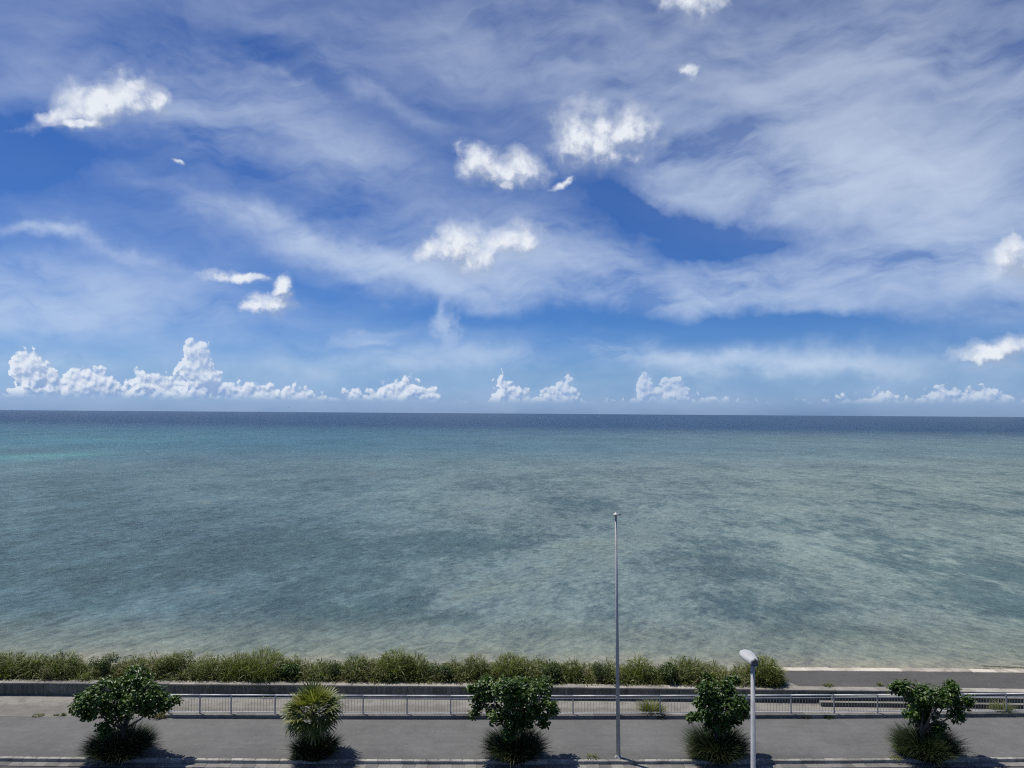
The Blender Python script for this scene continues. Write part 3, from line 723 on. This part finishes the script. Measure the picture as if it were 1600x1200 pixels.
tree(1124, [(1104, 1074, 17), (1130, 1069, 14), (1152, 1073, 14), (1092, 1100, 10), (1079, 1118, 6), (1088, 1116, 7), (1108, 1100, 20), (1140, 1092, 24), (1154, 1112, 17), (1113, 1124, 12), (1166, 1104, 9), (1150, 1130, 8), (1125, 1106, 24), (1098, 1086, 12), (1122, 1128, 17), (1134, 1134, 13), (1110, 1134, 10)],
     'narrow leafy tree right beside the street lamp', 8)
tree(1452, [(1422, 1083, 17), (1406, 1082, 9), (1450, 1082, 18), (1480, 1080, 13), (1491, 1075, 9), (1483, 1072, 6), (1474, 1090, 20), (1503, 1100, 13), (1440, 1103, 20), (1420, 1114, 11), (1489, 1114, 15), (1460, 1122, 18), (1476, 1138, 8), (1512, 1094, 7), (1448, 1095, 24), (1448, 1128, 17), (1462, 1136, 13)],
     'leafy tree at the far right with one shoot rising above its crown', 13, .04)

# fan palm: every frond is a part
base = W(494, HY(494) + 10, TD); Yt = float(kerb_y(base.x)) + .6
palm = empty('fan_palm', (base.x, Yt, 0), 'small round fan palm with yellowish green top fronds, left of centre', 'palm tree')
zc = W(492, 1112, Yt).z
MB().tube([(0, 0, -.05), (-.03, 0, zc * .5), (-.05, 0, zc + .15)], [.17, .14, .12], 12).build('trunk', M_bark, palm, True)
def frond_mesh(mt, seed, droop):
    g = random.Random(seed); mb = MB(); pl = 0.85
    pts = [Vector((0, 0, 0)), Vector((pl * .5, 0, .05)), Vector((pl, 0, -.02))]
    mb.tube(pts, [.016, .012, .008], 5)
    n = 13
    for k in range(n):
        a = R(-88 + 176 * k / (n - 1)); L = g.uniform(.75, .98) * (1 - .25 * abs(a) / 2.1); wdt = .090
        d = Vector((math.cos(a), math.sin(a), .10)); sd = Vector((-math.sin(a), math.cos(a), 0))
        o = Vector((pl, 0, -.02)); p1 = o + d * L * .35; p2 = o + d * L * .75 + Vector((0, 0, -droop * .35 * L)); p3 = o + d * L * .97 + Vector((0, 0, -droop * L))
        tw = Vector((0, 0, .014 if k % 2 else -.014))
        mb.add([o, p1 - sd * wdt * .5 + tw, p1 + sd * wdt * .5 - tw, p2 - sd * wdt * .36, p2 + sd * wdt * .36, p3], [(0, 1, 2), (1, 3, 4, 2), (3, 5, 4)])
    return mb.mesh('frond', mt)
fm = [frond_mesh(M_palm, k, .10 + .10 * k) for k in range(4)]; fy = [frond_mesh(M_palm_y, 20 + k, .12) for k in range(2)]
nf = 68
for i in range(nf):
    t_ = (i + .5) / nf; elv = math.asin(1 - 1.66 * t_); azm = i * 2.39996 + random.uniform(-.2, .2)
    young = elv > R(34) or random.random() < .12
    o = link_mesh('frond', random.choice(fy if young else fm), palm)
    o.location = (-.05, 0, zc + .02); s = random.uniform(.92, 1.12) * (0.88 if elv > .6 else 1.0)
    o.rotation_euler = (random.uniform(-.5, .5), -elv, azm); o.scale = (s, s, s)
    if young and i == 0: o['label'] = 'yellow-green young frond'

# grass mounds round the trunks
def mound_obj(px, w_px, top_py, label, n, mt, seed, name='grass_mound', cat='grass clump', dy=.35, Lr=None, offx=0):
    b0 = W(px, HY(px) + 10, TD); Yt = float(kerb_y(b0.x)) + dy
    htop = W(px, top_py - 10, Yt).z; rx = w_px * Yt / F / 2
    o = empty(name, (b0.x, Yt, 0), label, cat, 'grass mounds growing round the trunks')
    parts = [mound(n, rx * .52, rx * .50, (htop * .75, htop * 1.45), .034, .62, .42)]
    v, q = join(parts); mi = (rng.uniform(size=len(q) // 3) < .0).repeat(3).astype(int)
    link_mesh('blades', np_mesh('blades', v, q, mt), o)
    return o
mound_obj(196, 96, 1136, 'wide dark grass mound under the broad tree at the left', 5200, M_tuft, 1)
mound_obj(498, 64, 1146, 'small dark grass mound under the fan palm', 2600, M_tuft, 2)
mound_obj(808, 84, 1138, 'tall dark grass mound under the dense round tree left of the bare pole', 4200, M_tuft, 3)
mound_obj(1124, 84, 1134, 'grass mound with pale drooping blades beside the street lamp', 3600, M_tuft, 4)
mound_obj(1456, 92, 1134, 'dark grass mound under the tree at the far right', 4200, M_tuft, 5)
def tuft(name, px, py, wid, hgt_, mt, label, n=160, z=0.0, cat='weed', Yp=None, bw=.028, group=None, spread=1.1):
    c = G(px, py, z) if Yp is None else W(px, py, Yp)
    v, q = mound(n, wid * .35, wid * .28, (hgt_ * .7, hgt_ * 1.5), bw * 1.25, spread * .7, .45)
    o = link_mesh(name, np_mesh(name, v, q, mt)); o.location = c
    return props(o, label, cat, group)
tuft('grass_clump', 1420, 1178, 1.2, .95, M_reed3, 'pale leafy grass clump at the left foot of the far right tree', 420, cat='grass clump')
tuft('grass_clump', 1096, 1184, .9, .8, M_reed, 'light bladed grass clump left of the trunk nearest the street lamp', 420, cat='grass clump')
tuft('grass_clump', 1128, 1190, 1.3, .9, M_reed, 'light bladed grass drooping over the kerb beside the street lamp', 300, cat='grass clump')
tuft('grass_clump', 1017, 1113, 1.15, .95, M_weed, 'yellow-green grass clump growing through the railing right of the bare pole', 520, z=.05, cat='grass clump')
tuft('grass_clump', 1565, 1112, .95, .8, M_weed, 'yellow-green grass clump growing through the railing at the far right', 360, z=.05, cat='grass clump')
tuft('weed', 1030, 1122, .5, .35, M_tuft, 'dark drooping weed over the plinth right of the bare pole', 90)
tuft('weed', 252, 1120, .9, .45, M_reed2, 'dry straw coloured weed at the left end of the railing', 220)
tuft('weed', 740, 1119, .9, .5, M_reed2, 'dry brown weed on the plinth left of the dense round tree', 200)
tuft('weed', 1250, 1087, .9, .6, M_weed, 'bright green weed behind the railing where the apron begins', 240, z=.2)
tuft('weed', 1258, 1120, .9, .25, M_reed2, 'flat dry weed on the plinth right of the street lamp', 220)
tuft('weed', 1292, 1120, .9, .28, M_bush, 'flat dark creeping weed on the plinth right of the street lamp', 260)
tuft('weed', 1374, 1070, .4, .25, M_weed, 'tiny weed on the near side of the dark apron', 60, z=.75)
tuft('weed', 1294, 1072, .5, .32, M_weed, 'small bright weed at the near edge of the apron', 80, z=.75)
tuft('weed', 925, 1184, .8, .28, M_weed, 'thin straggly weed on the kerb left of the bare pole', 60)
tuft('weed', 1399, 1186, .7, .25, M_weed, 'sparse weed on the kerb left of the far right tree', 60)
tuft('weed', 462, 1186, .7, .35, M_tuft, 'small dark weed on the kerb left of the fan palm', 90)
tuft('weed', 60, 1118, .9, .14, M_weed, 'low weed strip on the joint at the left edge', 130)
tuft('weed', 98, 1118, .28, .22, M_bush, 'small dark weed on the promenade joint at the left', 60)
tuft('weed', 88, 1118, .25, .16, M_bush, 'tiny dark weed beside the small dark one at the left', 40)
for k, (a, b_, s, mt, lb) in enumerate([(422, 1087, .9, M_weed, 'green weed on the wall face left of the fan palm'), (566, 1086, .8, M_weed, 'green weed on the wall face right of the fan palm'), (712, 1086, .9, M_reed2, 'dry weed on the wall face left of the dense round tree'),
        (890, 1086, .8, M_reed2, 'dry weed on the wall face right of the dense round tree'), (948, 1087, .8, M_weed, 'green weed on the wall face just left of the bare pole'), (992, 1086, .9, M_weed, 'green weed on the wall face just right of the bare pole'), (1072, 1089, .6, M_red, 'rust coloured weed behind the railing left of the narrow tree')]):
    tuft('weed', a, b_, s, .55, mt, lb, 200, z=.02)

# ------------------------------------------------------------------ overgrown bank behind the wall
def bank_xyz(px, d): # distance d behind the wall
    q = G(px, HY(px) + 420, .7); x = q.x * (1 + d / 46); return np.array([x, wall_y(x) + d, .62 - .08 * max(0, d - 1)])
parts = [[], [], []]
xs_ = rng.uniform(-34, XA - .7, 3000); gh = lambda x: .74 + .16 * math.sin(x * 1.3) + .13 * math.sin(x * .57 + 1) + .10 * math.sin(x * 3.1)
for x in xs_:
    d = rng.uniform(.62, 2.7) if x < 14.6 else rng.uniform(.62, 1.9)
    base = np.array([x, wall_y(x) + d, .62]); hh = gh(x) * rng.uniform(.75, 1.15) * (1 if d > 1.1 else .85)
    k = 0 if rng.uniform() < .58 + .2 * math.sin(x * .9) else (1 if rng.uniform() < .55 else 2)
    v, q = leafy_tuft(24, .34, .34, hh * 1.3, .055); parts[k].append((v + base, q))
vv, qq, mi = [], [], []; n0 = 0
for k, pl in enumerate(parts):
    v, q = join(pl); vv.append(v); qq.append(q + n0); mi.append(np.full(len(q), k)); n0 += len(v)
o = link_mesh('coastal_grass', np_mesh('coastal_grass', np.concatenate(vv), np.concatenate(qq), [M_reed, M_reed2, M_reed3], np.concatenate(mi)))
props(o, 'tall rough grass filling the bank behind the low wall', 'grass', kind='stuff')
def bigtuft(px, top, wid, mt, label, n=900, d=1.6, bw=.04):
    c = bank_xyz(px, d); h_ = W(px, top, c[1]).z - c[2]
    v1 = leafy_tuft(int(n * 1.1), wid * .5, wid * .42, h_ * .95, bw * 1.15); v2 = mound(int(n * .12), wid * .25, wid * .2, (h_ * .9, h_ * 1.3), bw * .8, .6, .35); v, q = join([v1, v2])
    o = link_mesh('grass_tussock', np_mesh('grass_tussock', v, q, mt)); o.location = c
    return props(o, label, 'grass tussock', 'tussocks on the bank')
bigtuft(32, 1014, 2.2, M_reed, 'pale tussock at the left edge of the bank')
bigtuft(70, 1016, 1.8, M_reed, 'rounded pale tussock second from the left edge of the bank')
bigtuft(112, 1013, 2.3, M_reed, 'arching pale tussock left above the broad tree')
bigtuft(380, 1016, 2.0, M_reed3, 'light green tussock just left of the big arching one')
bigtuft(418, 1009, 3.0, M_reed3, 'large arching light green tussock left above the fan palm', 1600)
bigtuft(560, 1020, 1.8, M_reed, 'low tussock to the right above the fan palm')
bigtuft(622, 1009, 2.4, M_reed3, 'tallest tussock with an upright spike, mid bank', 1400)
bigtuft(650, 1018, 2.2, M_reed, 'tussock just right of the tallest one', 1200)
bigtuft(745, 1018, 1.6, M_reed, 'upright tussock left above the dense round tree')
bigtuft(797, 1017, 2.4, M_reed3, 'broad green tussock above the dense round tree', 1400)
bigtuft(890, 1026, 1.5, M_reed, 'thin upright tussock left of the bare pole')
bigtuft(995, 1021, 1.8, M_reed3, 'tussock just right of the bare pole')
bigtuft(1075, 1026, 2.0, M_reed, 'low tussock above the narrow tree')
bigtuft(1184, 1020, 2.3, M_reed3, 'green topped tussock behind the street lamp', 1500, 1.4)
bigtuft(1196, 1036, 1.4, M_reed, 'last pale tussock where the bank meets the apron', 900, .9)
for q, (px, top, hh) in enumerate([(625, 1005, 0), (748, 1015, 0)]):
    pass
def bush(px, py, r, label, mt=M_bush, ls=.09, d=1.2, n=1500):
    c = bank_xyz(px, d); cz = W(px, py, c[1]).z - c[2]
    dd = rng.normal(size=(n, 3)); dd /= np.linalg.norm(dd, axis=1)[:, None]
    lob = rng.integers(0, 7, n); off2 = rng.normal(0, r * .42, (7, 3)) * np.array([1, .7, .5])
    pos = off2[lob] + dd * (r * .5 * rng.uniform(.5, 1.05, n))[:, None]; pos[:, 2] += cz; pos[:, 2] = np.maximum(pos[:, 2], .05)
    nn = dd * .6 + np.array([0, 0, .6]) + rng.normal(0, .4, (n, 3)); nn /= np.linalg.norm(nn, axis=1)[:, None]
    v, q2 = leaves(pos, nn, rng.uniform(.6, 1.4, n) * ls, .5)
    o = empty('shrub', c, label, 'shrub')
    st = MB()
    for k in range(7): st.tube([(0, 0, -.1), tuple(off2[k] * .5 + np.array([0, 0, cz * .6])), tuple(off2[k] + np.array([0, 0, cz]))], [.02, .015, .008], 5)
    st.build('stems', M_bark, o, True); link_mesh('foliage', np_mesh('foliage', v, q2, mt), o)
bush(285, 1032, 1.0, 'feathery fresh green shrub right above the broad tree', M_reed3, .08, 1.8, 3200)
bush(330, 1040, 1.1, 'low fine leaved green shrub between the feathery shrub and the tussocks', M_reed3, .06, 1.4, 3000)
bush(459, 1046, .62, 'dark glossy leafed shrub at the right foot of the big arching tussock', M_leaf, .13, .95, 1300)
bush(176, 1036, .7, 'mid green leafy shrub directly above the broad tree', M_bush, .08, 1.3, 1800)
bush(528, 1046, .6, 'small green shrub right above the fan palm', M_bush, .07, 1.0, 1500)
bush(694, 1044, .7, 'mid green shrub left above the dense round tree', M_bush, .08, 1.2, 1700)
bush(862, 1046, .7, 'green shrub on the bank left of the bare pole, above a tree edge', M_bush, .08, 1.2, 1700)
bush(936, 1046, .6, 'low shrub on the bank immediately left of the bare pole', M_bush, .07, 1.1, 1500)
bush(1040, 1048, .6, 'dark leafy shrub on the bank right of the bare pole', M_bush, .11, .95, 1300)
bush(1096, 1058, .45, 'small broad leaved shrub on the coping above the narrow tree', M_leaf, .14, .8, 500)

# ------------------------------------------------------------------ far boats, birds, drift line
def boat(px, py, L, label, hm):
    c = G(px, py, SEA); t = empty('boat', c, label, 'boat')
    w = L * .12; h_ = L * .09
    MB().add([(-L / 2, -w, h_), (L * .35, -w, h_), (L / 2, 0, h_ * 1.3), (L * .35, w, h_), (-L / 2, w, h_), (-L * .46, -w * .7, -.5), (L * .33, -w * .6, -.5), (L * .44, 0, -.5), (L * .33, w * .6, -.5), (-L * .46, w * .7, -.5)],
             [(0, 1, 2, 3, 4), (0, 5, 6, 1), (1, 6, 7, 2), (2, 7, 8, 3), (3, 8, 9, 4), (4, 9, 5, 0)]).build('hull', hm, t)
    MB().box(-L * .34, L * .12, -w * .7, w * .7, h_ * 1.01, h_ * 1.9).build('cabin', M_boat, t)
    MB().tube([(-L * .1, 0, h_ * 1.9), (-L * .1, 0, h_ * 3)], L * .008, 6).build('mast', M_boat, t)
    MB().add([(-L * .5, -w, .2), (-L * 1.4, -w * 1.6, .2), (-L * 1.4, w * 1.6, .2), (-L * .5, w, .2)], [(0, 3, 2, 1)]).build('wake', M_foam, t)
boat(406, 645.6, 46, 'tiny white boat far out under the left clouds', M_boat)
boat(1088, 650.3, 34, 'tiny dark hulled boat far out, right of centre', M_hull)
def bird(px, py, Yd, label, s):
    c = W(px, py, Yd); o = MB()
    o.tube([(-.16 * s, 0, 0), (-.02 * s, 0, .01 * s), (.1 * s, 0, .02 * s), (.2 * s, 0, .02 * s)], [.01 * s, .045 * s, .04 * s, .012 * s], 8)
    t = empty('bird', c, label, 'bird', 'birds over the horizon'); o.build('body', M_bird, t, True)
    for sg in (1, -1):
        MB().add([(.08 * s, 0, .03 * s), (-.04 * s, 0, .03 * s), (-.05 * s, sg * .3 * s, .13 * s), (.07 * s, sg * .26 * s, .13 * s), (-.10 * s, sg * .62 * s, .06 * s)], [(0, 1, 2, 3), (3, 2, 4)]).build('wing', M_bird, t)
    t.rotation_euler.z = 1.2
bird(451.5, 636.5, 220, 'tiny dark bird just above the horizon on the left', 1.1)
bird(1123, 622.5, 200, 'tiny dark bird low over the sea right of centre', 1.1)
c0 = G(1536, 1041.5, -.85); c1 = G(1640, 1045.5, -.85); mb = MB()
for k in range(260):
    t_ = random.random(); c = c0.lerp(c1, t_); s = random.uniform(.05, .16); dx_, dy_ = random.uniform(-.1, .1), random.gauss(0, .07)
    a = random.uniform(0, 3.14); v = Vector((math.cos(a), math.sin(a) * .5, 0)) * s
    mb.add([c + Vector((dx_, dy_, .0)) - v, c + Vector((dx_, dy_ + .04, .05)), c + Vector((dx_, dy_, .0)) + v, c + Vector((dx_, dy_ - .04, .06))], [(0, 1, 2, 3)])
props(mb.build('seaweed', M_soil), 'dark line of drifted seaweed at the water edge, far right', 'seaweed', kind='stuff')
